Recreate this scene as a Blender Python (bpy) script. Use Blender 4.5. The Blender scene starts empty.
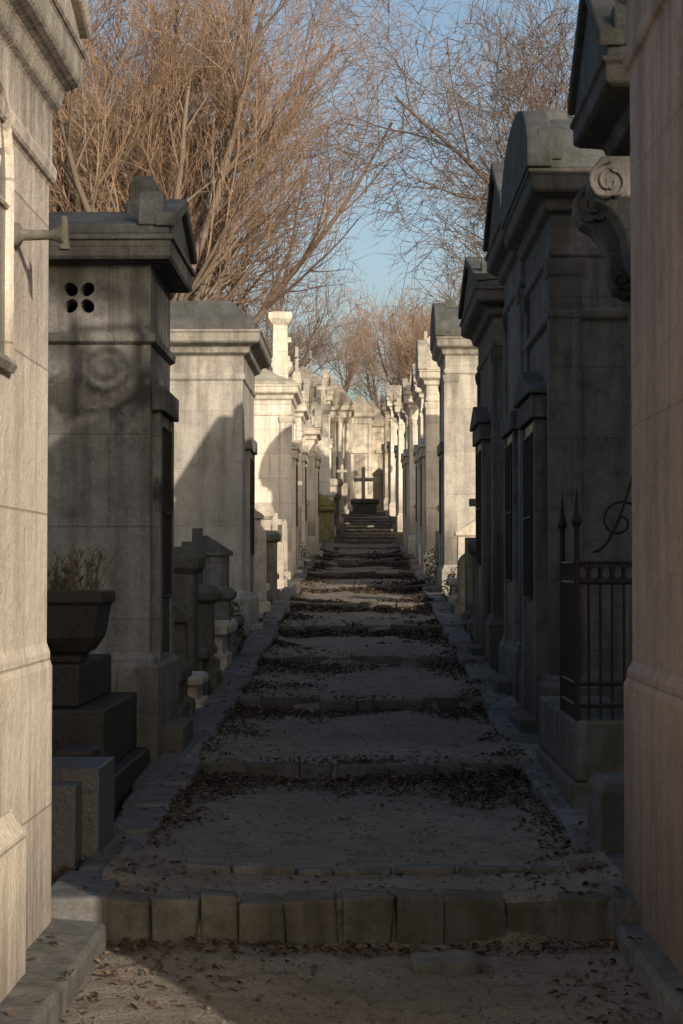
import bpy, bmesh, math, random
from mathutils import Vector, Matrix, noise
R = random.Random(7)
scene = bpy.context.scene
# ------------------------------------------------------------------ helpers
def interp(tab, v):
    if v <= tab[0][0]: return tab[0][1]
    for (a, b), (c, d) in zip(tab, tab[1:]):
        if v <= c: return b + (d-b)*(v-a)/(c-a)
    return tab[-1][1]
GT = [(-60,-.6),(0,-.03),(8,.07),(8.3,.15),(12.7,.27),(16.7,.43),(29.7,1.10),(52,2.12),(57,2.4),(68,3.5),(77,4.0),(100,5.6),(130,9.5),(160,15),(220,19),(1200,21)]
def gz(y): return interp(GT, y)

class MB:
    def __init__(s): s.v=[]; s.f=[]
    def box(s, x0,x1,y0,y1,z0,z1, rot=0.0, jit=0.0):
        b=len(s.v); cx,cy=(x0+x1)/2,(y0+y1)/2; c,sn=math.cos(rot),math.sin(rot)
        for z in (z0,z1):
            for x,y in ((x0,y0),(x1,y0),(x1,y1),(x0,y1)):
                dx,dy=x-cx,y-cy
                s.v.append((cx+dx*c-dy*sn+R.uniform(-jit,jit), cy+dx*sn+dy*c+R.uniform(-jit,jit), z+R.uniform(-jit,jit)))
        s.f += [(b,b+3,b+2,b+1),(b+4,b+5,b+6,b+7)]+[(b+i,b+(i+1)%4,b+4+(i+1)%4,b+4+i) for i in range(4)]
    def loft(s, x0,x1,y0,y1,prof):
        b=len(s.v)
        for o,z in prof:
            s.v += [(x0-o,y0-o,z),(x1+o,y0-o,z),(x1+o,y1+o,z),(x0-o,y1+o,z)]
        n=len(prof)
        for k in range(n-1):
            for i in range(4):
                j=(i+1)%4; s.f.append((b+4*k+i,b+4*k+j,b+4*k+4+j,b+4*k+4+i))
        s.f.append((b+3,b+2,b+1,b)); t=b+4*(n-1); s.f.append((t,t+1,t+2,t+3))
    def ext(s, prof, a0, a1, axis='x'):
        b=len(s.v); n=len(prof)
        for a in (a0,a1):
            for p,q in prof:
                s.v.append((a,p,q) if axis=='x' else (p,a,q))
        s.f.append(tuple(b+i for i in range(n))); s.f.append(tuple(b+n+n-1-i for i in range(n)))
        for i in range(n):
            j=(i+1)%n; s.f.append((b+i,b+n+i,b+n+j,b+j))
    def lathe(s, cx,cy,prof,n=16):
        b=len(s.v)
        for r,z in prof:
            for i in range(n):
                a=2*math.pi*i/n; s.v.append((cx+r*math.cos(a),cy+r*math.sin(a),z))
        for k in range(len(prof)-1):
            for i in range(n):
                j=(i+1)%n; s.f.append((b+n*k+i,b+n*k+j,b+n*k+n+j,b+n*k+n+i))
        s.f.append(tuple(b+n-1-i for i in range(n))); t=b+n*(len(prof)-1); s.f.append(tuple(t+i for i in range(n)))
    def tube(s, pts, rads, n=6):
        b=len(s.v); m=len(pts)
        d=(pts[-1]-pts[0]); 
        ref=Vector((0,0,1)) if abs(d.normalized().z)<.9 else Vector((1,0,0))
        for k,p in enumerate(pts):
            t=(pts[min(k+1,m-1)]-pts[max(k-1,0)]).normalized()
            u=t.cross(ref)
            if u.length<1e-4: u=t.cross(Vector((0,1,0)))
            u.normalize(); w=t.cross(u); r=rads[k]
            for i in range(n):
                a=2*math.pi*i/n; q=p+(u*math.cos(a)+w*math.sin(a))*r
                s.v.append((q.x,q.y,q.z))
        for k in range(m-1):
            for i in range(n):
                j=(i+1)%n; s.f.append((b+n*k+i,b+n*k+n+i,b+n*k+n+j,b+n*k+j))
        s.f.append(tuple(b+n*(m-1)+i for i in range(n)))
    def mesh(s, name, recalc=True, smooth=False):
        me=bpy.data.meshes.new(name); me.from_pydata(s.v,[],s.f)
        if recalc:
            bm=bmesh.new(); bm.from_mesh(me); bmesh.ops.recalc_face_normals(bm,faces=bm.faces); bm.to_mesh(me); bm.free()
        if smooth: me.polygons.foreach_set('use_smooth',[True]*len(me.polygons))
        me.update(); return me
def mkobj(mb, name, mat, parent=None, bevel=0, seg=2, recalc=True, smooth=False):
    me=mb if isinstance(mb,bpy.types.Mesh) else mb.mesh(name,recalc,smooth)
    o=bpy.data.objects.new(name,me); scene.collection.objects.link(o)
    if mat and not me.materials: me.materials.append(mat)
    if parent: o.parent=parent; o.location=-parent.location
    if bevel:
        m=o.modifiers.new('bev','BEVEL'); m.width=bevel; m.segments=seg; m.limit_method='ANGLE'; m.angle_limit=math.radians(35)
    return o
def empty(name, loc):
    e=bpy.data.objects.new(name,None); e.location=loc; e.empty_display_size=.3; scene.collection.objects.link(e); return e
# ------------------------------------------------------------------ materials
class NT:
    def __init__(s,name):
        s.m=bpy.data.materials.new(name); s.m.use_nodes=True; s.t=s.m.node_tree; s.n=s.t.nodes
        s.b=s.n['Principled BSDF']; s.tc=s.n.new('ShaderNodeTexCoord')
        s.b.inputs['Specular IOR Level'].default_value=.25
    def L(s,a,b): s.t.links.new(a,b)
    def noise(s,scale,detail=4,rough=.6,mscale=None,out='Fac'):
        n=s.n.new('ShaderNodeTexNoise'); n.inputs['Scale'].default_value=scale; n.inputs['Detail'].default_value=detail; n.inputs['Roughness'].default_value=rough
        if mscale:
            m=s.n.new('ShaderNodeMapping'); m.inputs['Scale'].default_value=mscale; s.L(s.tc.outputs['Object'],m.inputs['Vector']); s.L(m.outputs[0],n.inputs['Vector'])
        else: s.L(s.tc.outputs['Object'],n.inputs['Vector'])
        return n.outputs[out]
    def ramp(s,fac,stops):
        r=s.n.new('ShaderNodeValToRGB'); e=r.color_ramp.elements
        while len(e)<len(stops): e.new(.5)
        for k,(p,c) in enumerate(stops):
            e[k].position=p; e[k].color=(c,c,c,1) if isinstance(c,(int,float)) else (*c,1)
        s.L(fac,r.inputs[0]); return r.outputs[0]
    def mix(s,fac,a,b,mode='MIX'):
        m=s.n.new('ShaderNodeMix'); m.data_type='RGBA'; m.blend_type=mode
        for sock,v in ((m.inputs[0],fac),(m.inputs[6],a),(m.inputs[7],b)):
            if isinstance(v,bpy.types.NodeSocket): s.L(v,sock)
            elif isinstance(v,(int,float)): sock.default_value=v if sock==m.inputs[0] else (v,v,v,1)
            else: sock.default_value=(*v,1)
        return m.outputs[2]
    def bump(s,h,strength,dist=.01,normal=None):
        b=s.n.new('ShaderNodeBump'); b.inputs['Strength'].default_value=strength; b.inputs['Distance'].default_value=dist
        s.L(h,b.inputs['Height'])
        if normal: s.L(normal,b.inputs['Normal'])
        return b.outputs[0]
    def math(s,op,a,b):
        m=s.n.new('ShaderNodeMath'); m.operation=op
        for k,v in ((0,a),(1,b)):
            if isinstance(v,bpy.types.NodeSocket): s.L(v,m.inputs[k])
            else: m.inputs[k].default_value=v
        return m.outputs[0]
def stone(name,c1,c2,grime=.5,joint=True,bw=1.1,bh=.55,rough=.9,base=.45,moss=.0,jc=.55,patch=0,topd=.62,stain=None):
    s=NT(name); stain=grime*1.3 if stain is None else stain
    big=s.noise(1.6,5,.7)
    col=s.mix(s.ramp(big,[(.3,0),(.7,1)]),c1,c2)
    stn=s.noise(1,4,.65,(7,7,.6))
    col=s.mix(1,col,s.ramp(stn,[(.45,1.0),(.78,1-grime)]),'MULTIPLY')
    mid=s.noise(5,5,.75)
    col=s.mix(1,col,s.ramp(mid,[(.48,1.0),(.68,1-grime*.8)]),'MULTIPLY')
    fine=s.noise(45,3,.7)
    col=s.mix(1,col,s.ramp(fine,[(.3,.83),(.7,1.10)]),'MULTIPLY')
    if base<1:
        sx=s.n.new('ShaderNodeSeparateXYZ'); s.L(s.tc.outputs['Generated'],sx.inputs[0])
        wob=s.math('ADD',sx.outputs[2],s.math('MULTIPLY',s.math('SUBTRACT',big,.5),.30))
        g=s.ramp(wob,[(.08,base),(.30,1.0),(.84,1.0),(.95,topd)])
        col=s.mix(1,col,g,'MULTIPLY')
        tm=s.ramp(wob,[(.14,.9),(.3,.15),(.55,.15),(.88,1)])
        f=s.math('MULTIPLY',s.math('MULTIPLY',s.ramp(stn,[(.42,0),(.60,1)]),tm),min(.9,stain))
        col=s.mix(f,col,(.07,.066,.058))
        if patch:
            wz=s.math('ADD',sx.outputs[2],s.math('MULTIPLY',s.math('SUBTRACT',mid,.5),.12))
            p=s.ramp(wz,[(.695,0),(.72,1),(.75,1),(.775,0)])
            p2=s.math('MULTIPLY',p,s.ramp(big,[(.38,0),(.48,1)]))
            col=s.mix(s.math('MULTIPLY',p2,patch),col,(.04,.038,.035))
    if moss:
        col=s.mix(s.ramp(mid,[(.45,0),(.62,moss)]),col,(.085,.09,.05))
    h=s.math('ADD',s.math('MULTIPLY',mid,2.6),fine)
    if joint:
        so=s.n.new('ShaderNodeSeparateXYZ'); s.L(s.tc.outputs['Object'],so.inputs[0])
        cb=s.n.new('ShaderNodeCombineXYZ'); s.L(s.math('ADD',so.outputs[0],so.outputs[1]),cb.inputs[0]); s.L(so.outputs[2],cb.inputs[1])
        br=s.n.new('ShaderNodeTexBrick'); s.L(cb.outputs[0],br.inputs['Vector'])
        br.inputs['Scale'].default_value=1; br.inputs['Brick Width'].default_value=bw; br.inputs['Row Height'].default_value=bh
        br.inputs['Mortar Size'].default_value=.005; br.inputs['Mortar Smooth'].default_value=.3
        br.inputs['Color1'].default_value=(1,1,1,1); br.inputs['Color2'].default_value=(.83,.83,.84,1); br.inputs['Mortar'].default_value=(jc,jc*.98,jc*.95,1)
        col=s.mix(.9,col,br.outputs['Color'],'MULTIPLY')
        h=s.math('SUBTRACT',h,s.math('MULTIPLY',br.outputs['Fac'],1.2))
    s.L(col,s.b.inputs['Base Color']); s.L(s.bump(h,.6,.010),s.b.inputs['Normal']); s.b.inputs['Roughness'].default_value=rough
    return s.m
M={}
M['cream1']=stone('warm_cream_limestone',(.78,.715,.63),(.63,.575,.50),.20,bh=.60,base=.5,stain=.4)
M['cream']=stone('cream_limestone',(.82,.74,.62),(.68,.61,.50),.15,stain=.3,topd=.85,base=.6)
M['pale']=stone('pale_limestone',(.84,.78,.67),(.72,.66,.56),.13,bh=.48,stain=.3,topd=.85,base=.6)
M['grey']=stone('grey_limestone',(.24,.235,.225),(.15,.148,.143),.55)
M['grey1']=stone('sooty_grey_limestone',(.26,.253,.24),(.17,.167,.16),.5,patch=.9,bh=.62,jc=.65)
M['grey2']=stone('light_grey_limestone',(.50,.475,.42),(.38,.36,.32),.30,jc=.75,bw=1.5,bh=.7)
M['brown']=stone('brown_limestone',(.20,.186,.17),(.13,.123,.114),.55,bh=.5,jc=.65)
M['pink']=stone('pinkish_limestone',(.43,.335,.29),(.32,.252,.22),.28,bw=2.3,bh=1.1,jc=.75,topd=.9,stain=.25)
M['roof']=stone('weathered_roof_stone',(.12,.125,.13),(.06,.063,.065),.5,False,base=1,moss=.3)
M['roofp']=stone('pale_roof_stone',(.52,.48,.41),(.32,.30,.26),.4,False,base=1,moss=.12)
M['tomb']=stone('old_tomb_stone',(.16,.155,.145),(.085,.082,.076),.6,False,base=1,moss=.5)
M['tombp']=stone('pale_tomb_stone',(.56,.51,.43),(.36,.33,.28),.4,False,base=1,moss=.12)
M['green']=stone('mossy_tomb_stone',(.34,.31,.14),(.17,.17,.07),.4,False,base=1,moss=.5)
M['kerb']=stone('kerb_stone',(.17,.172,.175),(.10,.101,.103),.5,False,base=1,moss=.3)
M['sett']=stone('sett_stone',(.15,.142,.133),(.08,.077,.073),.6,False,base=1,moss=.3)
M['granite']=stone('grey_granite',(.11,.117,.127),(.08,.085,.093),.15,False,rough=.4,base=1)
M['dark']=stone('black_stone',(.045,.043,.04),(.022,.022,.021),.3,False,rough=.6,base=1)
def simple(name,c,c2,rough=.6,metal=0,sc=12,bump=True):
    s=NT(name); s.L(s.mix(s.noise(sc,2,.7),c,c2),s.b.inputs['Base Color']); s.b.inputs['Roughness'].default_value=rough; s.b.inputs['Metallic'].default_value=metal
    if bump: s.L(s.bump(s.noise(sc*4,2),.3,.004),s.b.inputs['Normal'])
    return s.m
M['iron']=simple('rusty_black_iron',(.016,.015,.015),(.035,.026,.022),.6,.3)
M['bronze']=simple('green_bronze_door',(.03,.045,.04),(.05,.05,.035),.5,.5)
M['void']=simple('dark_interior',(.012,.011,.01),(.02,.018,.016),.95)
M['glass']=simple('dusty_leaded_glass',(.10,.10,.095),(.20,.19,.17),.35)
M['bark']=simple('bark',(.12,.095,.078),(.20,.16,.13),.95,sc=2,bump=False)
M['twig']=simple('brown_twigs',(.27,.185,.13),(.175,.122,.088),.95,sc=.8,bump=False)
M['twigd']=simple('grey_brown_twigs',(.13,.098,.078),(.08,.06,.05),.95,sc=.8,bump=False)
M['dry']=simple('dry_stems',(.16,.12,.07),(.06,.055,.03),.9)
M['leafg']=simple('dark_green_leaves',(.04,.06,.025),(.07,.09,.035),.6)
def earth(name,c1,c2,c3):
    s=NT(name); f=s.noise(90,3,.7); mdn=s.noise(7,6,.8)
    col=s.mix(s.ramp(s.noise(1.1,5,.7),[(.35,0),(.65,1)]),c1,c2)
    col=s.mix(s.ramp(mdn,[(.50,0),(.66,.8)]),col,c3)
    col=s.mix(1,col,s.ramp(f,[(.3,.6),(.7,1.3)]),'MULTIPLY')
    h=s.math('ADD',f,s.math('MULTIPLY',mdn,4))
    s.L(col,s.b.inputs['Base Color']); s.L(s.bump(h,.9,.014),s.b.inputs['Normal']); s.b.inputs['Roughness'].default_value=.95
    return s.m
M['path']=earth('packed_earth',(.275,.245,.21),(.20,.175,.147),(.10,.082,.064))
M['ground']=earth('leafy_soil',(.12,.09,.06),(.08,.062,.042),(.05,.045,.025))
s=NT('dead_leaves'); g=s.n.new('ShaderNodeNewGeometry')
s.L(s.ramp(g.outputs['Random Per Island'],[(0,(.028,.019,.014)),(.5,(.06,.041,.028)),(.85,(.105,.073,.05)),(1,(.19,.14,.098))]),s.b.inputs['Base Color']); s.b.inputs['Roughness'].default_value=.8
M['leaf']=s.m
# ------------------------------------------------------------------ ground sheet
xs=[-900,-400,-150,-60,-25,-12,-7,-4,-2.6,-1.9,-1.5,-1.25,1.25,1.5,1.9,2.6,4,7,12,25,60,150,400,900]
ys=[-700,-200,-60,-30,-15,-8]+[i*1.0 for i in range(-4,8)]+[8.0,8.3]+[9+i*1.0 for i in range(92)]+[110,120,130,145,160,190,220,300,500,1200]
mb=MB()
for y in ys:
    for x in xs:
        z=gz(y)
        if abs(x)>5: z+=noise.noise(Vector((x*.05,y*.05,0)))*.8*min(1,(abs(x)-5)/20)
        if abs(x)<1.3 and 3<y<57: z-=.12
        mb.v.append((x,y,z))
nx=len(xs)
for j in range(len(ys)-1):
    for i in range(nx-1):
        a=j*nx+i; mb.f.append((a,a+1,a+nx+1,a+nx))
mkobj(mb,'ground',M['ground'],recalc=False)
# ------------------------------------------------------------------ terraced path
STEPS=[8.1,12.5,16.7,20.6,24.7,28.8,33.4,38.5,44,49,54]
TOPZ=[.17,.29,.43,.62,.84,1.06,1.29,1.51,1.76,1.99,2.22]
RIS=[.17]+[.10]*10
def wob(i,x): return .20*noise.noise(Vector((x*.8,i*7.3,1.1)))+.05*noise.noise(Vector((x*5,i*3.1,0))) if i>0 else .02*math.sin(x*2)
def path_z(x,y):
    k=-1
    for i,sy in enumerate(STEPS):
        if y>=sy+wob(i,x): k=i
    if k<0: z=0.0
    else:
        y0=STEPS[k]; z0=TOPZ[k]
        y1=STEPS[k+1] if k+1<len(STEPS) else 58; z1=(TOPZ[k+1]-RIS[k+1]) if k+1<len(STEPS) else 2.42
        z=z0+(z1-z0)*max(0,min(1,(y-y0)/(y1-y0)))
    z+=.035*noise.noise(Vector((x*1.7,y*1.1,0)))+.012*noise.noise(Vector((x*8,y*8,3)))
    e=abs(x)-.8
    if e>0 and y>8.5: z+=e*.12
    return z
mb=MB(); PX=[-1.16+i*.058 for i in range(41)]
PY=[]; y=-3
while y<58:
    PY.append(y); y+= .05 if 6<y<18 else (.09 if y>5 and y<40 else .2)
for y in PY:
    for x in PX: mb.v.append((x,y,path_z(x,y)))
n=len(PX)
for j in range(len(PY)-1):
    for i in range(n-1):
        a=j*n+i; mb.f.append((a,a+1,a+n+1,a+n))
mkobj(mb,'path',M['path'],recalc=False,smooth=True)
for i,sy in enumerate(STEPS):
    mb=MB(); x=-1.1
    while x<1.1:
        w=R.uniform(.17,.30) if i==0 else R.uniform(.18,.6)
        x2=min(x+w,1.12); xm=(x+x2)/2; yy=sy+wob(i,xm)+R.uniform(-.03,.02); t=TOPZ[i]+R.uniform(-.02,.014)
        slope=(wob(i,x2)-wob(i,x))/max(.05,x2-x)
        mb.box(x+.004,x2-.004,yy-.03,yy+(.20 if i==0 else .12),t-RIS[i]-.08,t+.012,rot=math.atan(slope)+R.uniform(-.05,.05),jit=.016)
        x=x2
    mkobj(mb,'stone_step',M['sett'],bevel=.035 if i==0 else .02,seg=3)
mb=MB(); x=-.82
while x<.95:
    w=R.uniform(.14,.34); yy=8.78+.03*math.sin(x*4)
    mb.box(x+.008,x+w-.008,yy,yy+.10,.1,path_z(x,yy)+.035+R.uniform(-.008,.01),rot=R.uniform(-.06,.06),jit=.01); x+=w
mkobj(mb,'stone_edging',M['kerb'],bevel=.014,seg=2)
mb=MB(); mb.box(.20,.46,7.50,7.70,-.05,.04,rot=.1,jit=.015); mkobj(mb,'loose_stone',M['kerb'],bevel=.02,seg=2)
for side in (-1,1):
    mb=MB(); y=-3
    while y<57:
        l=R.uniform(.6,1.25) if y>8 else 11.02/5*R.uniform(.9,1.1)
        if y<8.0 and y+l>7.2: l=8.02-y
        zt=max(gz(y+l/2)+.05,.14)+R.uniform(-.02,.02) if y>8 else .105
        xi=1.07 if side<0 else 1.03
        a,b=(xi+R.uniform(-.02,.03),xi+.27+R.uniform(-.03,.04))
        x0,x1=(-b,-a) if side<0 else (a,b)
        bI=len(mb.v); mb.box(x0,x1,y+.008,y+l-.008,zt-.45,zt,rot=R.uniform(-.025,.025) if y>8 else 0,jit=.014)
        sl=(gz(y+l)-gz(y))/2 if y>8.3 else 0
        for q in range(bI,bI+8):
            v=mb.v[q]; mb.v[q]=(v[0],v[1],v[2]+(sl if v[1]>y+l/2 else -sl))
        y+=l
    mkobj(mb,'kerb',M['kerb'],bevel=.022,seg=2)
# ------------------------------------------------------------------ leaves
def leaf_density(x,y):
    d=noise.noise(Vector((x*1.1,y*.7,5)))*.8+noise.noise(Vector((x*4,y*3,9)))*.4
    e=max(0,(abs(x)-.55)/.5)*.85
    ph=0
    for sy in STEPS[1:]:
        t=sy-y
        if -.05<t<1.4: ph=max(ph,1-t/1.4)
    if y<8.0: return -.01+.07*d+.08*e+(.3 if 8.0-y<.2 else 0)
    if y<9.1: return .01+.08*e
    return -.38+d*.85+e*.8+ph*1.15
mb=MB()
def leaf(x,y,z,s):
    a=R.uniform(0,6.28); t1=R.uniform(-.6,.6); t2=R.uniform(-.6,.6)
    u=Vector((math.cos(a),math.sin(a),t1)).normalized()*s; w=Vector((-math.sin(a),math.cos(a),t2)).normalized()*s*R.uniform(.45,.75)
    c=Vector((x,y,z)); up=Vector((0,0,s*R.uniform(.05,.5)))
    b=len(mb.v)
    for p in (c-u, c-u*.2+w*.9+up, c+u*.5+w*.6+up, c+u, c+u*.5-w*.6+up, c-u*.2-w*.9+up): mb.v.append(tuple(p))
    mb.f+=[(b,b+3,b+2,b+1),(b,b+5,b+4,b+3)]
for _ in range(190000):
    x=R.uniform(-1.1,1.1); y=6+ (R.random()**1.5)*46
    dn=leaf_density(x,y)
    if R.random()<dn*.95:
        s=R.uniform(.010,.024) if y<22 else R.uniform(.02,.038)
        leaf(x,y,path_z(x,y)+.006+R.random()*.055*max(0,min(1,dn)),s)
for _ in range(5500):
    sd=R.choice((-1,1)); x=sd*R.uniform(1.02,1.6); y=R.uniform(6.2,36); 
    z=(max(gz(y)+.06,.15) if y>8 else .115) if abs(x)<1.32 else gz(y)+.02
    if R.random()<.16 or abs(x)>1.32: leaf(x,y,z,R.uniform(.012,.03))
mkobj(mb,'fallen_leaves',M['leaf'],recalc=False)
mb=MB()
for _ in range(2600):
    x=R.uniform(-1.05,1.05); y=6+R.random()**1.6*14; r=R.uniform(.004,.014); z=path_z(x,y)
    b=len(mb.v); q=[(1,0,0),(0,1,0),(-1,0,0),(0,-1,0),(0,0,.8),(0,0,-.8)]
    for p in q: mb.v.append((x+p[0]*r*R.uniform(.7,1.2),y+p[1]*r*R.uniform(.7,1.2),z+p[2]*r))
    for i in range(4): mb.f+=[(b+i,b+(i+1)%4,b+4),(b+(i+1)%4,b+i,b+5)]
mkobj(mb,'pebbles',M['sett'],recalc=True)
# ------------------------------------------------------------------ mausoleums
def cross(mb,cx,cy,z,h,t=.05,axis='y'):
    mb.box(cx-t,cx+t,cy-t,cy+t,z,z+h)
    if axis=='y': mb.box(cx-t*.9,cx+t*.9,cy-h*.28,cy+h*.28,z+h*.58,z+h*.58+2*t)
    else: mb.box(cx-h*.28,cx+h*.28,cy-t*.9,cy+t*.9,z+h*.58,z+h*.58+2*t)
def mausoleum(side,xf,y0,y1,zb,H,mat,roof='gable',rise=.5,depth=2.2,ov=.15,roofmat=None,pil=True,acro=True,crs=False,door=True,plh=.42,plo=.07,name='mausoleum',band=None,vent=None,ped=True):
    x0,x1=(xf-depth,xf) if side<0 else (xf,xf+depth)
    e=empty(name,((x0+x1)/2,(y0+y1)/2,zb)); m=M[mat]; rm=M[roofmat or ('roofp' if mat in('cream','pale','cream1') else 'roof')]
    T=zb+H
    low=[(plo,zb-.5),(plo,zb+plh),(plo*.6,zb+plh+.03),(plo*.6,zb+plh+.06),(0,zb+plh+.10)]
    if band: low+=[(0,zb+band),(.035,zb+band+.02),(.04,zb+band+.07),(0,zb+band+.09)]
    mid=[(0,T-.60),(.025,T-.585),(.03,T-.53),(.012,T-.51)]
    top=[(.012,T-.30),(ov*.35,T-.27),(ov*.45,T-.20),(ov*.9,T-.16),(ov,T-.14),(ov,T-.04),(ov+.02,T-.03),(ov+.02,T)]
    if not vent:
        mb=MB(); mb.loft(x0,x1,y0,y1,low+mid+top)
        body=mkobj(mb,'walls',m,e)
        bv=body.modifiers.new('bev','BEVEL'); bv.width=.008; bv.segments=1; bv.limit_method='ANGLE'
    else:
        vx,vz,r,offc=vent; zc0,zc1=vz-.22,vz+.22; s=.22; g=.30
        mb=MB(); mb.loft(x0,x1,y0,y1,low+[(0,zc0)])
        mb.loft(x0,x1,y0,y1,[(0,zc1)]+[q for q in mid+top if q[1]>zc1+.01])
        mb.box(x0,vx-s,y0,y1,zc0+.0005,zc1-.0005); mb.box(vx+s,x1,y0,y1,zc0+.0005,zc1-.0005); mb.box(vx-s,vx+s,y0+g,y1,zc0+.0005,zc1-.0005)
        for qx in (-1,1):
            for qz in (-1,1):
                cx=vx+qx*offc; cz=vz+qz*offc; b=len(mb.v)
                xa,xb=(vx,vx+s) if qx>0 else (vx-s,vx); za,zb2=(vz,vz+s) if qz>0 else (vz-s,vz)
                angs=[2*math.pi*k/24+.01 for k in range(24)]+[math.atan2(zz-cz,xx-cx)%(2*math.pi) for xx in (xa,xb) for zz in (za,zb2)]
                angs.sort(); K=len(angs)
                for a in angs:
                    rr=r*(1+.10*math.cos(2*(a-math.atan2(qz,qx)))); ix,iz=cx+rr*math.cos(a),cz+rr*math.sin(a)
                    dx,dz=math.cos(a),math.sin(a); ts=[]
                    if dx>1e-6: ts.append((xb-cx)/dx)
                    elif dx<-1e-6: ts.append((xa-cx)/dx)
                    if dz>1e-6: ts.append((zb2-cz)/dz)
                    elif dz<-1e-6: ts.append((za-cz)/dz)
                    t=min(ts); mb.v+=[(ix,y0,iz),(cx+t*dx,y0,cz+t*dz),(ix,y0+g,iz)]
                for k in range(K):
                    j=(k+1)%K; mb.f+=[(b+3*k,b+3*k+1,b+3*j+1,b+3*j),(b+3*k+2,b+3*k,b+3*j,b+3*j+2)]
        body=mkobj(mb,'walls',m,e,recalc=True)
        mb=MB(); mb.box(vx-s+.002,vx+s-.002,y0+g-.02,y0+g-.005,zc0+.003,zc1-.003); mkobj(mb,'vent_interior',M['void'],e)
    fs=1 if side<0 else -1
    if pil:
        mb=MB(); pw=.20
        for yy in (y0,y1):
            for xx in (x0,x1):
                sx=1 if xx==x0 else -1; sy=1 if yy==y0 else -1
                xa,xb=sorted((xx-sx*.025,xx+sx*pw)); ya,yb=sorted((yy-sy*.025,yy+sy*pw))
                mb.box(xa,xb,ya,yb,zb+plh+.08,T-.61)
                mb.loft(xa,xb,ya,yb,[(.0,T-.74),(.012,T-.72),(.022,T-.66),(.022,T-.612)])
        mkobj(mb,'corner_pilasters',m,e,bevel=.006,seg=1)
    ym=(y0+y1)/2; mb=MB(); zt=T+.003
    if roof=='gable':
        o=ov-.01
        mb.ext([(y0-o,zt),(y1+o,zt),(y1+o,zt+.07),(ym,zt+rise),(y0-o,zt+.07)],x0-o,x1+o)
        xa=xf+fs*(o+.002); a0,a1=sorted((xa-fs*.10,xa+fs*.045)); th=.09
        mb.ext([(y0-o-.03,zt+.05),(ym,zt+rise-.0),(ym,zt+rise+th),(y0-o-.03,zt+.05+th)],a0,a1)
        mb.ext([(y1+o+.03,zt+.05),(ym,zt+rise+.001),(ym,zt+rise+th+.001),(y1+o+.03,zt+.05+th)],a0+.002,a1-.002)
    elif roof=='arch':
        o=ov-.01; N=14; w=(y1-y0)/2+o
        arc=[(ym+w*math.cos(math.pi*k/N),zt+.10+rise*math.sin(math.pi*k/N)) for k in range(N+1)]
        mb.ext([(ym-w,zt),(ym+w,zt)]+arc,x0-o,x1+o)
        xa=xf+fs*o; a0,a1=sorted((xa-fs*.14,xa+fs*.04))
        arc2=[(ym+(w+.05)*math.cos(math.pi*k/N),zt+.10+(rise+.07)*math.sin(math.pi*k/N)) for k in range(N+1)]
        mb.ext([(ym-w-.05,zt+.004),(ym+w+.05,zt+.004)]+arc2,a0,a1)
    elif roof=='flat':
        o=ov-.01
        mb.loft(x0,x1,y0,y1,[(o-.05,zt),(o-.05,zt+rise*.25),(-.12,zt+rise*.9),(-.16,zt+rise)])
    elif roof=='hip':
        mb.loft(x0,x1,y0,y1,[(ov-.03,zt),(ov-.03,zt+.06),(-.25,zt+rise*.55),(-.5,zt+rise*.9),(-.52,zt+rise)])
    elif roof=='spire':
        mb.loft(x0,x1,y0,y1,[(ov-.03,zt),(ov-.03,zt+.08),(-.05,zt+.1),(-.12,zt+.12),(-(y1-y0)*.46,zt+rise)])
        for xx in (x0+.1,x1-.1):
            for yy in (y0+.1,y1-.1):
                mb.loft(xx-.09,xx+.09,yy-.09,yy+.09,[(0,zt+.08),(0,zt+.3),(.03,zt+.32),(-.085,zt+.62)])
    mkobj(mb,'roof',rm,e,bevel=.015,seg=2)
    mb=MB()
    if acro:
        xa=xf-fs*.12; zz=zt+rise if roof in('gable','arch','flat') else zt+rise*.9
        if roof in('gable','arch'):
            mb.loft(xa-.10,xa+.10,ym-.10,ym+.10,[(.02,zz-.05),(.02,zz+.04),(0,zz+.06),(0,zz+.16),(-.012,zz+.20),(-.035,zz+.235),(-.07,zz+.25)])
            xq=xf-fs*.02
            for yy in (y0-ov+.08,y1+ov-.08):
                mb.ext([(yy-.09,zt+.06),(yy+.09,zt+.06)]+[(yy+.09*math.cos(math.pi*k/8),zt+.17+.13*math.sin(math.pi*k/8)) for k in range(9)],*sorted((xq+fs*(ov-.03),xq+fs*(ov-.2))))
    if crs: cross(mb,xf-fs*.12,ym,zt+rise+(.2 if acro else .02),.62,.04)
    if mb.v: mkobj(mb,'acroteria',rm,e,bevel=.025,seg=3)
    if door:
        w=min(.42,(y1-y0)*.24); dz=zb+plh*.3; dt=min(zb+2.35,T-.95); po=.09 if ped else .05
        mb=MB()
        for sy in (-1,1):
            a,b=sorted((ym+sy*w,ym+sy*(w+.16))); xx=sorted((xf-.02*fs,xf+fs*po)); mb.box(xx[0],xx[1],a,b,zb-.1,dt)
        xx=sorted((xf-.02*fs,xf+fs*(po+.03))); mb.box(xx[0],xx[1],ym-w-.22,ym+w+.22,dt+.002,dt+.17)
        if ped: mb.ext([(ym-w-.26,dt+.175),(ym+w+.26,dt+.175),(ym+w+.26,dt+.21),(ym,dt+.40),(ym-w-.26,dt+.21)],*sorted((xf-.02*fs,xf+fs*.15)))
        xx=sorted((xf,xf+fs*.20)); mb.box(xx[0],xx[1],ym-w-.1,ym+w+.1,zb-.3,dz+.02)
        mkobj(mb,'door_surround',m,e,bevel=.008,seg=1)
        mb=MB(); dd=po-.015
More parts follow.
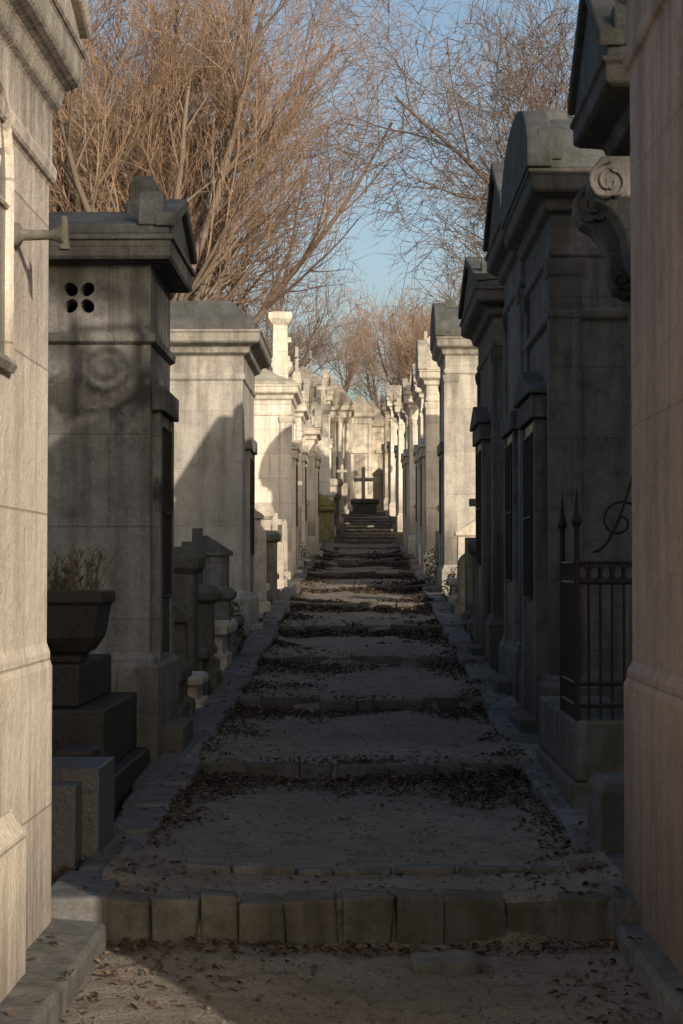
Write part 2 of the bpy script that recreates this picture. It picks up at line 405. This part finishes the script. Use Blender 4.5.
        if fs>0: mb.box(xf+.002,xf+dd,ym-w+.003,ym+w-.003,dz+.023,dt-.003)
        else: mb.box(xf-dd,xf-.002,ym-w+.003,ym+w-.003,dz+.023,dt-.003)
        mkobj(mb,'door',M['bronze'],e)
        mb=MB()
        for k in range(5):
            yy=ym-w+.1+(2*w-.2)*k/4; xr=xf+fs*po
            mb.tube([Vector((xr,yy,dz+.9)),Vector((xr,yy,dt-.1))],[.01,.01],5)
        for zz2 in (dz+.9,dt-.1,(dz+dt)/2+.4):
            mb.tube([Vector((xf+fs*po,ym-w+.06,zz2)),Vector((xf+fs*po,ym+w-.06,zz2))],[.012,.012],5)
        mkobj(mb,'door_grille',M['iron'],e)
    return e
# left row
L1=mausoleum(-1,-1.31,3.4,7.9,.12,3.66,'cream1','gable',.8,pil=False,plh=1.05,plo=.02,ov=.12,depth=2.6,door=False)
L2=mausoleum(-1,-1.42,12.7,14.0,.30,3.50,'grey1','gable',.30,depth=2.3,pil=False,band=2.78,vent=(-1.90,3.40,.046,.056),door=True,plh=.62,ped=False)
mausoleum(-1,-1.45,23,25.4,.72,3.75,'grey2','flat',.40,depth=2.4,ov=.22,pil=False,plh=.5,acro=False,ped=False)
mausoleum(-1,-1.40,37,39.2,1.43,3.75,'pale','hip',.4,depth=2.3,acro=False)
mausoleum(-1,-1.38,42.5,44.5,1.68,3.6,'pale','gable',.6,crs=True)
mausoleum(-1,-1.20,47.5,49.3,1.92,3.2,'cream','arch',.4)
mausoleum(-1,-1.35,53,55,2.18,3.5,'cream','spire',1.5,acro=False,crs=True)
mausoleum(-1,-1.55,61,63.4,2.9,3.9,'pale','gable',.8)
mausoleum(-1,-1.2,68,70,3.6,4.2,'pale','gable',.8)
# right row
mausoleum(1,1.19,3.5,8.4,.12,4.26,'pink','flat',.10,depth=2.6,pil=False,plh=.95,plo=.035,ov=.14,door=False,acro=False)
mausoleum(1,1.64,10.7,11.7,.25,4.15,'brown','gable',.6,ov=.30,depth=2.0,pil=False,door=False)
mausoleum(1,1.35,13.4,15.5,.33,4.05,'brown','arch',.45,ov=.17,band=3.0)
mausoleum(1,1.38,16.3,18.2,.45,4.15,'grey','gable',.6,ov=.17,ped=False)
mausoleum(1,1.36,19.4,22,.60,3.85,'brown','gable',.45,ov=.2)
mausoleum(1,1.36,30.9,32.7,1.16,4.2,'grey2','arch',.5,ped=False)
mausoleum(1,1.25,36.5,38,1.41,4.0,'cream','arch',.5)
mausoleum(1,1.32,42,44,1.66,4.0,'pale','gable',.5,crs=True)
mausoleum(1,1.22,48,50,1.94,4.0,'pale','gable',.5)
mausoleum(1,1.28,54,56,2.2,4.0,'cream','spire',1.4,acro=False)
mausoleum(1,1.2,61,63,2.9,3.9,'pale','gable',.5)
mausoleum(1,1.05,68,70,3.5,4.1,'pale','gable',.7,acro=False)
mausoleum(1,.95,77,79,4.0,4.2,'cream','gable',.5,crs=True)
mausoleum(-1,-1.45,-7,-4,-.05,3.4,'grey','gable',.5)
for (sd,x,y,H,mt,rf) in ((-1,-5,29,3.4,'pale','gable'),(-1,-5.5,34,3.6,'grey','flat'),(1,5,25,3.2,'grey','gable'),(-1,-5,50,3.6,'pale','gable'),(1,5,40,3.5,'cream','gable'),(-1,-5,18,3.2,'grey','gable')):
    mausoleum(sd,x,y,y+2.2,gz(y),H,mt,rf,.5,acro=False)
def chapel(xc,y0,w,d,zb,H,mat,cols=True,rise=.6,name='portico_mausoleum',crs=False,doormat='bronze'):
    e=empty(name,(xc,y0,zb)); mb=MB(); x0,x1=xc-w/2,xc+w/2; p=.75 if cols else .02
    mb.loft(x0-.1,x1+.1,y0-p-.15,y0+d,[(.12,zb-.8),(.12,zb+.12),(.0,zb+.121),(.0,zb+.3)])
    mb.loft(x0,x1,y0,y0+d,[(0,zb+.302),(0,zb+H-.5)])
    mb.loft(x0,x1,y0-p,y0+d,[(.02,zb+H-.498),(.02,zb+H-.25),(.12,zb+H-.18),(.14,zb+H-.05),(.14,zb+H)])
    mkobj(mb,'walls',M[mat],e,bevel=.01,seg=1)
    mb=MB()
    if cols:
        for k in range(4):
            cx=x0+.14+(w-.28)*k/3
            mb.lathe(cx,y0-.6,[(.15,zb+.302),(.15,zb+.38),(.115,zb+.42),(.12,zb+1.4),(.10,zb+H-.72),(.15,zb+H-.62),(.16,zb+H-.502)],14)
    else:
        for xx in (x0,x1-.16): mb.box(xx-.002,xx+.16,y0-.06,y0+.01,zb+.302,zb+H-.503)
        mb.box(xc-.35,xc+.35,y0-.10,y0+.01,zb+2.15,zb+2.28)
    mkobj(mb,'columns' if cols else 'pilasters',M[mat],e)
    mb=MB(); mb.ext([(x0-.13,zb+H+.003),(x1+.13,zb+H+.003),(x1+.13,zb+H+.08),(xc,zb+H+rise),(x0-.13,zb+H+.08)],y0-p-.13,y0+d+.12,'y')
    if crs: cross(mb,xc,y0,zb+H+rise-.03,.6,.05,'x')
    mkobj(mb,'roof',M['roofp'],e,bevel=.015)
    mb=MB(); mb.box(xc-.24,xc+.24,y0-.03,y0+.1,zb+.31,zb+2.1); mkobj(mb,'door',M[doormat],e)
    return e
chapel(-1.0,76,1.1,2.0,4.0,4.1,'pale',rise=.7)
chapel(-.1,86,1.1,1.8,4.7,4.0,'pale',False,rise=.8,name='gabled_mausoleum',doormat='tombp')
chapel(1.0,89,1.2,1.8,4.9,3.6,'cream',False,rise=.6,name='gabled_mausoleum',crs=True,doormat='tombp')
chapel(.45,97,1.0,1.8,5.4,4.0,'pale',False,rise=.9,name='gabled_mausoleum',doormat='tombp')
chapel(-1.2,92,1.2,1.8,5.1,4.6,'cream',False,rise=1.0,name='gabled_mausoleum',doormat='tomb')
chapel(-2.6,84,1.8,1.8,4.6,5.0,'cream',False,rise=1.0,name='gabled_mausoleum')
# low worn stairs where the lane steepens
e=empty('staircase',(.25,57,2.4)); mb=MB(); N=8
for k in range(N):
    ya=57+k*1.4+R.uniform(-.15,.15); za=2.42+k*(1.1/N)
    mb.box(-.55,1.0,ya,ya+1.8,za-.6,za+.07,rot=R.uniform(-.02,.02),jit=.025)
mkobj(mb,'treads',M['path'],e,bevel=.04)
mb=MB(); x,y=0,0
for _ in range(900):
    k=R.randrange(N); ya=57+k*1.4; za=2.42+k*(1.1/N); leaf(R.uniform(-.55,1.0),ya+.2+R.random()*1.1,za+.10,R.uniform(.03,.06))
mkobj(mb,'litter',M['leaf'],e,recalc=False)
# low tomb at the top of the lane
e=empty('ledger_tomb',(.1,72,3.8)); mb=MB()
mb.loft(-.35,.55,71,73,[(0,3.2),(0,4.05),(.08,4.08),(.08,4.2),(-.1,4.24)])
mkobj(mb,'body',M['tomb'],e,bevel=.02)
mb=MB(); cross(mb,.05,72.6,4.2,1.3,.07,'x'); mkobj(mb,'cross',M['tombp'],e,bevel=.01)
# ------------------------------------------------------------------ L1 details
mb=MB(); N=10; ym=6.62; zc=3.0
mb.ext([(ym-.28,2.35),(ym+.28,2.35)]+[(ym+.28*math.cos(math.pi*k/N),zc+.28*math.sin(math.pi*k/N)) for k in range(N+1)],-1.312,-1.304)
mkobj(mb,'window_glass',M['glass'],L1)
mb=MB()
out=[Vector((-1.300,ym+.30*math.cos(math.pi*k/N),zc+.30*math.sin(math.pi*k/N))) for k in range(N+1)]
mb.tube([Vector((-1.300,ym+.30,2.33))]+out+[Vector((-1.300,ym-.30,2.33))],[.024]*(N+3),6)
mb.tube([Vector((-1.300,ym-.36,2.32)),Vector((-1.300,ym+.36,2.32))],[.03]*2,6)
mb.tube([Vector((-1.300,ym,2.33)),Vector((-1.300,ym,2.95))],[.014]*2,6)
mb.tube([Vector((-1.300,ym+.12*math.cos(a*.5),3.08+.12*math.sin(a*.5))) for a in range(13)],[.014]*13,6)
mb.tube([Vector((-1.300,ym-.28,2.9)),Vector((-1.300,ym+.28,2.9))],[.012]*2,6)
mkobj(mb,'window_tracery',M['cream1'],L1)
mb=MB(); mb.box(-1.32,-1.285,5.3,6.3,.1,2.3); mb.loft(-1.32,-1.225,5.2,6.95,[(0,-.2),(0,.62),(-.03,.66),(-.05,.70)])
mkobj(mb,'door_pier',M['cream1'],L1,bevel=.012)
e=empty('wall_lamp_bracket',(-1.2,7.1,2.83)); mb=MB()
mb.tube([Vector((-1.32,7.1,2.83)),Vector((-1.29,7.1,2.83)),Vector((-1.275,7.1,2.83)),Vector((-1.17,7.1,2.83)),Vector((-1.15,7.1,2.83)),Vector((-1.125,7.1,2.83)),Vector((-1.12,7.1,2.83))],[.05,.045,.022,.018,.025,.04,.042],12)
mb.tube([Vector((-1.12,7.1,2.775)),Vector((-1.12,7.1,2.90))],[.022,.012],8)
mkobj(mb,'bracket',M['tomb'],e,smooth=True)
# scroll console (right)
e=empty('scroll_console',(1.5,11.2,3.7))
def spiral(c,r0,turns,n=30,dirn=1,y=0):
    return [Vector((c[0]+dirn*r0*(1-k/n*.8)*math.cos(turns*2*math.pi*k/n+1.57),y,c[1]+r0*(1-k/n*.8)*math.sin(turns*2*math.pi*k/n+1.57))) for k in range(n+1)]
for yy in (10.72,11.45):
    mb=MB()
    prof=[(1.66,3.92),(1.36,3.92),(1.30,3.84),(1.29,3.74),(1.33,3.66),(1.40,3.62),(1.45,3.56),(1.49,3.46),(1.50,3.36),(1.53,3.26),(1.60,3.22),(1.66,3.22)]
    mb.ext(prof,yy,yy+.22,'y')
    mkobj(mb,'console_body',M['brown'],e,bevel=.02,seg=3)
    mb=MB(); mb.tube(spiral((1.405,3.77),.12,1.8,y=yy-.005),[.018-.0003*k for k in range(31)],6)
    mb.tube(spiral((1.57,3.32),.07,1.6,y=yy-.005,dirn=-1),[.012]*31,6)
    mkobj(mb,'console_volute',M['brown'],e,smooth=True)
# unseen iron scrolls added over the near right roof to cast a scroll shadow
e=empty('added_shadow_cresting',(1.6,6.5,4.5)); mb=MB(); yc=6.9
def V(*a): return Vector(a)
for cx,sg in ((1.24,1),(1.66,-1)):
    mb.tube([V(cx+sg*.20*(1-k/44)*math.cos(k*.36+2.4),yc,4.80+.20*(1-k/44)*math.sin(k*.36+2.4)) for k in range(38)],[.023]*38,6)
mb.tube([V(1.03,yc,4.51),V(2.1,yc,4.51)],[.025]*2,6); mb.tube([V(1.0,yc,5.06),V(2.1,yc,5.06)],[.024]*2,6)
for xx in (1.03,1.45,2.08): mb.tube([V(xx,yc,4.47),V(xx,yc,5.12)],[.02]*2,6)
mkobj(mb,'scrolls',M['iron'],e)
# ------------------------------------------------------------------ small tombs
def slab_tomb(xc,y,w,d,h,mat,name='stepped_tomb'):
    z=gz(y); e=empty(name,(xc,y,z)); mb=MB()
    mb.loft(xc-w/2,xc+w/2,y,y+d,[(0,z-.2),(0,z+h*.35),(-.05,z+h*.352),(-.05,z+h*.7),(-.0,z+h*.75),(0,z+h*.9),(-.03,z+h)])
    mkobj(mb,'slab',M[mat],e,bevel=.012); return e
def headstone(xc,y,w,h,mat,style='cap',t=.2,name='headstone'):
    z=gz(y); e=empty(name,(xc,y,z)); mb=MB()
    if style!='round': mb.loft(xc-w/2,xc+w/2,y,y+t,[(.06,z-.3),(.06,z+.16),(.0,z+.19),(0,z+h*.82)])
    if style=='cap': mb.loft(xc-w/2,xc+w/2,y,y+t,[(.0,z+h*.822),(.05,z+h*.86),(.06,z+h*.93),(.0,z+h)])
    elif style=='gable':
        mb.ext([(xc-w/2-.04,z+h*.822),(xc+w/2+.04,z+h*.822),(xc+w/2+.04,z+h*.86),(xc,z+h),(xc-w/2-.04,z+h*.86)],y-.04,y+t+.04,'y')
    elif style=='round':
        mb.loft(xc-w/2,xc+w/2,y,y+t,[(.06,z-.3),(.06,z+.16),(.0,z+.19)])
        mb.ext([(xc-w/2,z+.192),(xc+w/2,z+.192)]+[(xc+w/2*math.cos(math.pi*k/12),z+h-w/2+w/2*math.sin(math.pi*k/12)) for k in range(13)],y,y+t,'y')
    elif style=='cross':
        cross(mb,xc,y+t/2,z+h*.822,h*.5,.05,'x')
    mkobj(mb,'stone',M[mat],e,bevel=.01); return e
e=empty('stepped_dark_tomb',(-1.75,11,.25)); mb=MB()
mb.box(-2.6,-1.38,10.35,12.4,.0,.42); mb.box(-2.6,-1.46,10.75,12.35,.422,.78); mb.box(-2.55,-1.62,10.9,12.3,.782,1.03)
mb.box(-1.62,-1.42,10.0,10.34,.0,.62); mkobj(mb,'steps',M['dark'],e,bevel=.015)
e=empty('stone_planter',(-1.72,11.1,1.05)); mb=MB()
mb.loft(-1.90,-1.57,10.95,11.4,[(-.06,1.033),(-.06,1.08),(-.02,1.10),(.03,1.18),(.06,1.36),(.06,1.37),(.08,1.38),(.08,1.45),(.05,1.45),(.05,1.40)])
mkobj(mb,'bowl',M['dark'],e,bevel=.01)
mb=MB()
for _ in range(70):
    p=Vector((R.uniform(-1.9,-1.56),R.uniform(11,11.35),1.40)); d=Vector((R.uniform(-.5,.5),R.uniform(-.5,.5),1)).normalized(); l=R.uniform(.1,.36)
    pts=[p,p+d*l*.5,p+d*l+Vector((R.uniform(-.05,.05),0,-.02))]; mb.tube(pts,[.004,.003,.0015],3)
    for k in range(4):
        q=pts[1].lerp(pts[2],R.random()); mb.tube([q,q+Vector((R.uniform(-.04,.04),R.uniform(-.04,.04),R.uniform(.01,.05)))],[.004,.001],3)
mkobj(mb,'dry_plant',M['dry'],e)
e=empty('granite_tomb',(-1.4,9.1,.2)); mb=MB()
mb.box(-1.75,-1.34,8.9,9.7,.0,.56); mb.box(-1.75,-1.26,9.12,9.7,.0,.62)
mkobj(mb,'slab',M['granite'],e,bevel=.008)
headstone(-1.78,16.6,.62,1.35,'tomb','cap',.5)
headstone(-1.52,15.2,.22,.95,'tomb','gable',.16)
headstone(-1.50,17.6,.24,.95,'tomb','cap',.2)
headstone(-1.62,18.6,.3,1.1,'tomb','cross',.18)
headstone(-1.55,19.8,.34,.8,'tomb','cap',.25)
headstone(-1.75,21.2,.5,1.3,'grey','gable',.25)
slab_tomb(-1.75,14.5,.75,.9,.5,'tomb'); slab_tomb(-1.75,17.2,.7,1.2,.42,'tomb'); slab_tomb(-1.7,19.0,.7,1.6,.5,'tombp'); slab_tomb(-1.7,21.0,.6,1.6,.38,'tomb')
slab_tomb(-1.42,15.6,.22,.7,.32,'tombp')
for (x,y,w,h,mt,st) in ((-1.55,26.6,.4,1.3,'tombp','round'),(-1.8,28,.6,1.6,'tombp','gable'),(-1.5,29.5,.35,1.1,'tomb','cap'),(-1.75,31,.5,1.5,'tombp','cap'),(-1.5,32.6,.3,1.0,'tombp','cross'),(-1.7,34.2,.5,1.4,'tomb','gable'),(-1.55,35.6,.3,1.2,'tombp','round'),(-1.5,40.3,.4,1.6,'tombp','cross'),(-1.5,45.6,.4,1.6,'tombp','gable'),(-1.4,51,.4,1.8,'tombp','cross'),
   (-.9,60,.35,1.3,'tomb','cap'),(-.95,65,.5,1.5,'tombp','cap'),(-.75,71,.4,1.4,'tombp','cross'),(.7,78,.5,1.7,'tombp','gable'),
   (1.55,23.2,.4,1.2,'tomb','cap'),(1.6,24.8,.5,1.4,'tomb','cross'),(1.5,26.2,.35,.9,'tomb','round'),(1.65,27.8,.5,1.3,'tombp','gable'),(1.5,33.6,.4,1.2,'tombp','cross'),(1.5,39.6,.4,1.5,'tombp','cap'),(1.5,46,.4,1.5,'tombp','gable')):
    headstone(x,y,w,h,mt,st)
for (x,y,mt) in ((-1.7,27,'tombp'),(-1.7,30,'tomb'),(-1.7,33,'tombp'),(1.7,23.6,'tomb'),(1.7,26.6,'tomb'),(1.65,28.4,'tombp')): slab_tomb(x,y,.7,1.0,.42,mt)
e=empty('sarcophagus_tomb',(-1.2,57,2.5)); mb=MB(); z=2.4
mb.loft(-1.75,-.85,57,59,[(0,z-.3),(0,z+.35),(-.1,z+.4),(-.1,z+.9),(.02,z+.98),(.02,z+1.1)])
mb.ext([(-1.78,z+1.103),(-.82,z+1.103),(-.82,z+1.2),(-1.3,z+1.5),(-1.78,z+1.2)],56.95,59.05,'y'); mkobj(mb,'body',M['green'],e,bevel=.02)
def column_monument(x,y,h,r=.22,top='cross'):
    z=gz(y); e=empty('column_monument',(x,y,z)); mb=MB()
    mb.loft(x-r*1.5,x+r*1.5,y-r*1.5,y+r*1.5,[(.08,z-.3),(.08,z+.3),(0,z+.34),(0,z+1.2),(.06,z+1.26),(.06,z+1.36)])
    mb.loft(x-r,x+r,y-r,y+r,[(0,z+1.362),(-r*.25,z+h-.4),(0,z+h-.34),(.05,z+h-.26),(.05,z+h-.14),(-.05,z+h-.1)])
    if top=='cross': cross(mb,x,y,z+h-.1,.8,.06,'x')
    elif top=='urn': mb.lathe(x,y,[(.08,z+h-.1),(.05,z+h),(.16,z+h+.15),(.18,z+h+.3),(.1,z+h+.4),(.12,z+h+.45),(.02,z+h+.6)],14)
    mkobj(mb,'shaft',M['pale'],e,bevel=.01); return e
column_monument(-1.75,40.6,5.6,.2,'cap')
column_monument(-1.95,46.2,4.9,.2,'cross')
column_monument(-1.2,59.4,4.2,.2,'cross')
column_monument(-2.2,51.5,5.4,.2,'urn')
column_monument(1.75,46.6,4.4,.2,'urn')
# ------------------------------------------------------------------ iron fence right
e=empty('iron_fence',(1.4,10,.9)); mb=MB()
fx0,fx1,fy0,fy1=1.19,1.58,10.55,11.3; fz=.74; ft=1.62
segs=[((fx0,fy0),(fx1,fy0),6),((fx0,fy0),(fx0,fy1),8)]
for (a,b,n) in segs:
    for k in range(n+1):
        x=a[0]+(b[0]-a[0])*k/n; y=a[1]+(b[1]-a[1])*k/n
        mb.tube([V(x,y,fz),V(x,y,ft)],[.009,.009],6)
    for z in (fz+.08,fz+.2,ft-.01,ft-.12): mb.tube([V(a[0],a[1],z),V(b[0],b[1],z)],[.012,.012],6)
    for k in range(n):
        x=a[0]+(b[0]-a[0])*(k+.5)/n; y=a[1]+(b[1]-a[1])*(k+.5)/n; dx=(b[0]-a[0])/n*.4; dy=(b[1]-a[1])/n*.4
        mb.tube([V(x+dx*math.cos(t*.6),y+dy*math.cos(t*.6),ft-.065+.04*math.sin(t*.6)) for t in range(12)],[.005]*12,4)
for (x,y) in ((fx0,fy0),(fx0,fy1)):
    mb.tube([V(x,y,fz),V(x,y,ft+.18),V(x,y,ft+.22),V(x,y,ft+.27),V(x,y,ft+.42)],[.018,.015,.03,.014,.001],8)
c=V(1.43,fy0,ft+.2)
mb.tube([c+V(.13*(1-k/26)*math.cos(k*.36),0,.13*(1-k/26)*math.sin(k*.36)+.02) for k in range(24)],[.008]*24,5)
mb.tube([V(fx0+.09+.22*t,fy0,ft+.05+.42*t*t) for t in [i/8 for i in range(9)]],[.008]*9,5)
mkobj(mb,'railings',M['iron'],e)
mb=MB(); mb.box(1.15,1.62,10.5,12.6,.0,.40); mb.box(1.17,1.62,10.52,12.6,.402,.74); mkobj(mb,'stone_base',M['tomb'],e,bevel=.02)
e=empty('stone_block',(1.3,9.0,.2)); mb=MB(); mb.loft(1.15,1.5,9.2,9.75,[(0,.0),(0,.50),(-.02,.53),(-.02,.54)]); mkobj(mb,'block',M['tomb'],e,bevel=.015)
def shrub(x,y,r,h,n=700):
    z=gz(y); e=empty('ivy_shrub',(x,y,z)); global mb
    mb=MB()
    for _ in range(n):
        a=R.uniform(0,6.28); q=R.random()**.5*r; zz=z+R.random()*h*(1-.5*q/r)
        leaf(x+q*math.cos(a),y+q*math.sin(a),zz,R.uniform(.02,.04))
    mkobj(mb,'leaves',M['leafg'],e,recalc=False)
    mb=MB()
    for _ in range(10): mb.tube([V(x,y,z-.05),V(x+R.uniform(-r,r)*.7,y+R.uniform(-r,r)*.7,z+h*.8)],[.012,.004],4)
    mkobj(mb,'stems',M['dry'],e)
shrub(1.45,33.6,.35,1.0); shrub(-1.55,22.3,.2,.6,300); shrub(1.4,28.9,.2,.6,300); shrub(-1.5,41.5,.3,.8)
# ------------------------------------------------------------------ trees
def tree_mesh(seed,h0,lens,nch,ang,trop,r0,minr=.008,n_sides=(9,7,5,3,3,3),jj=(.05,.09,.11,.12,.12,.1)):
    r=random.Random(seed); wood=MB(); tw=MB()
    def rec(p,d,L,rad,lv):
        ns=(6,9,6,4,3,2)[lv]; pts=[p.copy()]; rr=[rad]; dirs=[d]
        endr=rad*(.5 if lv==0 else .25)
        for k in range(ns):
            j=jj[lv]
            d=(d+Vector((r.uniform(-j,j),r.uniform(-j,j),r.uniform(-j,j)+trop[lv]))).normalized()
            p=p+d*(L/ns); pts.append(p); rr.append(rad+(endr-rad)*(k+1)/ns); dirs.append(d)
        (wood if lv<3 else tw).tube(pts,rr,n_sides[lv])
        if lv+1>=len(lens): return
        n=nch[lv]; n=max(2,int(n*r.uniform(.8,1.25)))
        for c in range(n):
            t0=.5 if lv==0 else .18
            t=min(t0+(1-t0)*((c+r.random())/n),.999)
            q=t*ns; i=int(q); f=q-i; pp=pts[i].lerp(pts[i+1],f); dd=dirs[i+1]
            az=r.uniform(0,6.28); 
            u=dd.cross(Vector((math.cos(az),math.sin(az),.3))).normalized()
            an=ang[lv]*r.uniform(.65,1.3)
            nd=(dd*math.cos(an)+u*math.sin(an)).normalized()
            cr=(rr[i]+(rr[i+1]-rr[i])*f)*(.55 if lv>0 else .6)
            rec(pp,nd,lens[lv+1]*r.uniform(.65,1.2)*(1-.45*t if lv>0 else 1),max(cr,minr),lv+1)
    rec(Vector((0,0,-.5)),Vector((0,0,1)),h0,r0,0)
    return wood.mesh('limbs',False,True),tw.mesh('twigs',False)
TA=tree_mesh(3,5.0,[5,10,4.8,2.7,1.5,.8],[10,10,8,6,3],[.55,.55,.55,.55,.55],[0,.06,.05,.04,.03,.02],.38,.007)
TB=tree_mesh(17,5.0,[5,7.5,4.4,2.6,1.5,.8],[8,8,7,5,3],[.75,.75,.7,.7,.65],[0,.035,.03,.02,.0,.0],.28,.008,jj=(.06,.15,.18,.18,.18,.14))
TC=tree_mesh(23,4.5,[4.5,8,4.2,2.5,1.3],[9,9,9,6],[.6,.6,.6,.6],[0,.05,.04,.03,.0],.28,.011,jj=(.05,.12,.15,.15,.15,.1))
TA[1].materials.append(M['twig']); TA[0].materials.append(M['bark'])
for T in (TB,TC): T[1].materials.append(M['twigd'] if T is TB else M['twig']); T[0].materials.append(M['bark'])
def put_tree(T,x,y,s,rz,parent=None,name='bare_tree'):
    zz=gz(y)-.1
    if parent is None:
        e=empty(name,(x,y,zz)); e.rotation_euler=(0,0,rz); e.scale=(s,s,s)
        for k,me in enumerate(T):
            o=bpy.data.objects.new(('limbs','twigs')[k],me); scene.collection.objects.link(o); o.parent=e
    else:
        for k,me in enumerate(T):
            o=bpy.data.objects.new(('limbs','twigs')[k],me); scene.collection.objects.link(o); o.parent=parent; o.location=Vector((x,y,zz))-parent.location; o.rotation_euler=(0,0,rz); o.scale=(s,s,s)
put_tree(TA,-7.0,60,1.35,0.3)
put_tree(TA,-5.2,70,1.3,2.1)
put_tree(TA,-10.5,66,1.4,4.0)
put_tree(TB,5.6,60,1.3,.6)
put_tree(TB,8.0,47,1.2,2.6)
put_tree(TC,4.2,108,1.0,2.2)
put_tree(TB,11,78,1.4,4.1)
put_tree(TC,-5,98,1.1,1.2)
e=empty('distant_trees',(0,130,10))
for _ in range(34):
    y=R.uniform(106,180); x=R.uniform(-.20,.22)*y; put_tree(TC,x,y,R.uniform(.65,.9),R.uniform(0,6.28),e)
# unseen evergreen added behind the camera, crown placed to shade the second left tomb
e=empty('added_shade_evergreen',(12.2,-14,-.2)); mb=MB()
mb.tube([V(12.2,-14,-.5),V(12.1,-14,5),V(12.3,-13.9,10),V(12.2,-14,15)],[.35,.28,.2,.08],8)
for k in range(22):
    a=R.uniform(0,6.28); z=R.uniform(11.5,14.5); mb.tube([V(12.2,-14,z-.8),V(12.2+math.cos(a)*2,-14+math.sin(a)*2,z)],[.07,.02],5)
mkobj(mb,'trunk',M['bark'],e)
mb=MB()
for c in range(80):
    a=R.uniform(0,6.28); q=R.random()**.5*2.8; cz=R.uniform(12.2,16.5); q*=(1-.12*(cz-12)); cx,cy=12.2+q*math.cos(a),-14+q*math.sin(a)
    for _ in range(110):
        leaf(cx+R.gauss(0,.38),cy+R.gauss(0,.38),cz+R.gauss(0,.25),R.uniform(.06,.11))
mkobj(mb,'foliage',M['leafg'],e,recalc=False)
# ------------------------------------------------------------------ light
th,el=math.radians(27),math.radians(16)
S=Vector((math.sin(th)*math.cos(el),-math.cos(th)*math.cos(el),math.sin(el)))
ld=bpy.data.lights.new('sun','SUN'); ld.energy=5.0; ld.angle=math.radians(.5); ld.color=(1,.86,.68)
lo=bpy.data.objects.new('sun',ld); scene.collection.objects.link(lo); lo.rotation_euler=S.to_track_quat('Z','Y').to_euler(); lo.location=S*50
w=bpy.data.worlds.new('World'); scene.world=w; w.use_nodes=True; nt=w.node_tree; bg=nt.nodes['Background']
sk=nt.nodes.new('ShaderNodeTexSky'); sk.sky_type='NISHITA'; sk.sun_disc=False; sk.sun_elevation=el; sk.sun_rotation=math.radians(153); sk.air_density=1.0; sk.dust_density=3.0
nt.links.new(sk.outputs[0],bg.inputs[0]); bg.inputs[1].default_value=.15
scene.view_settings.view_transform='Standard'; scene.view_settings.look='None'; scene.view_settings.exposure=0
# ------------------------------------------------------------------ camera
cd=bpy.data.cameras.new('camera'); cd.sensor_fit='VERTICAL'; cd.sensor_height=36; cd.lens=1900/1024*36; cd.clip_end=3000
cam=bpy.data.objects.new('camera',cd); scene.collection.objects.link(cam); cam.location=(0,0,1.57)
cam.rotation_euler=(math.radians(90+1.75),0,math.radians(.62)); scene.camera=cam
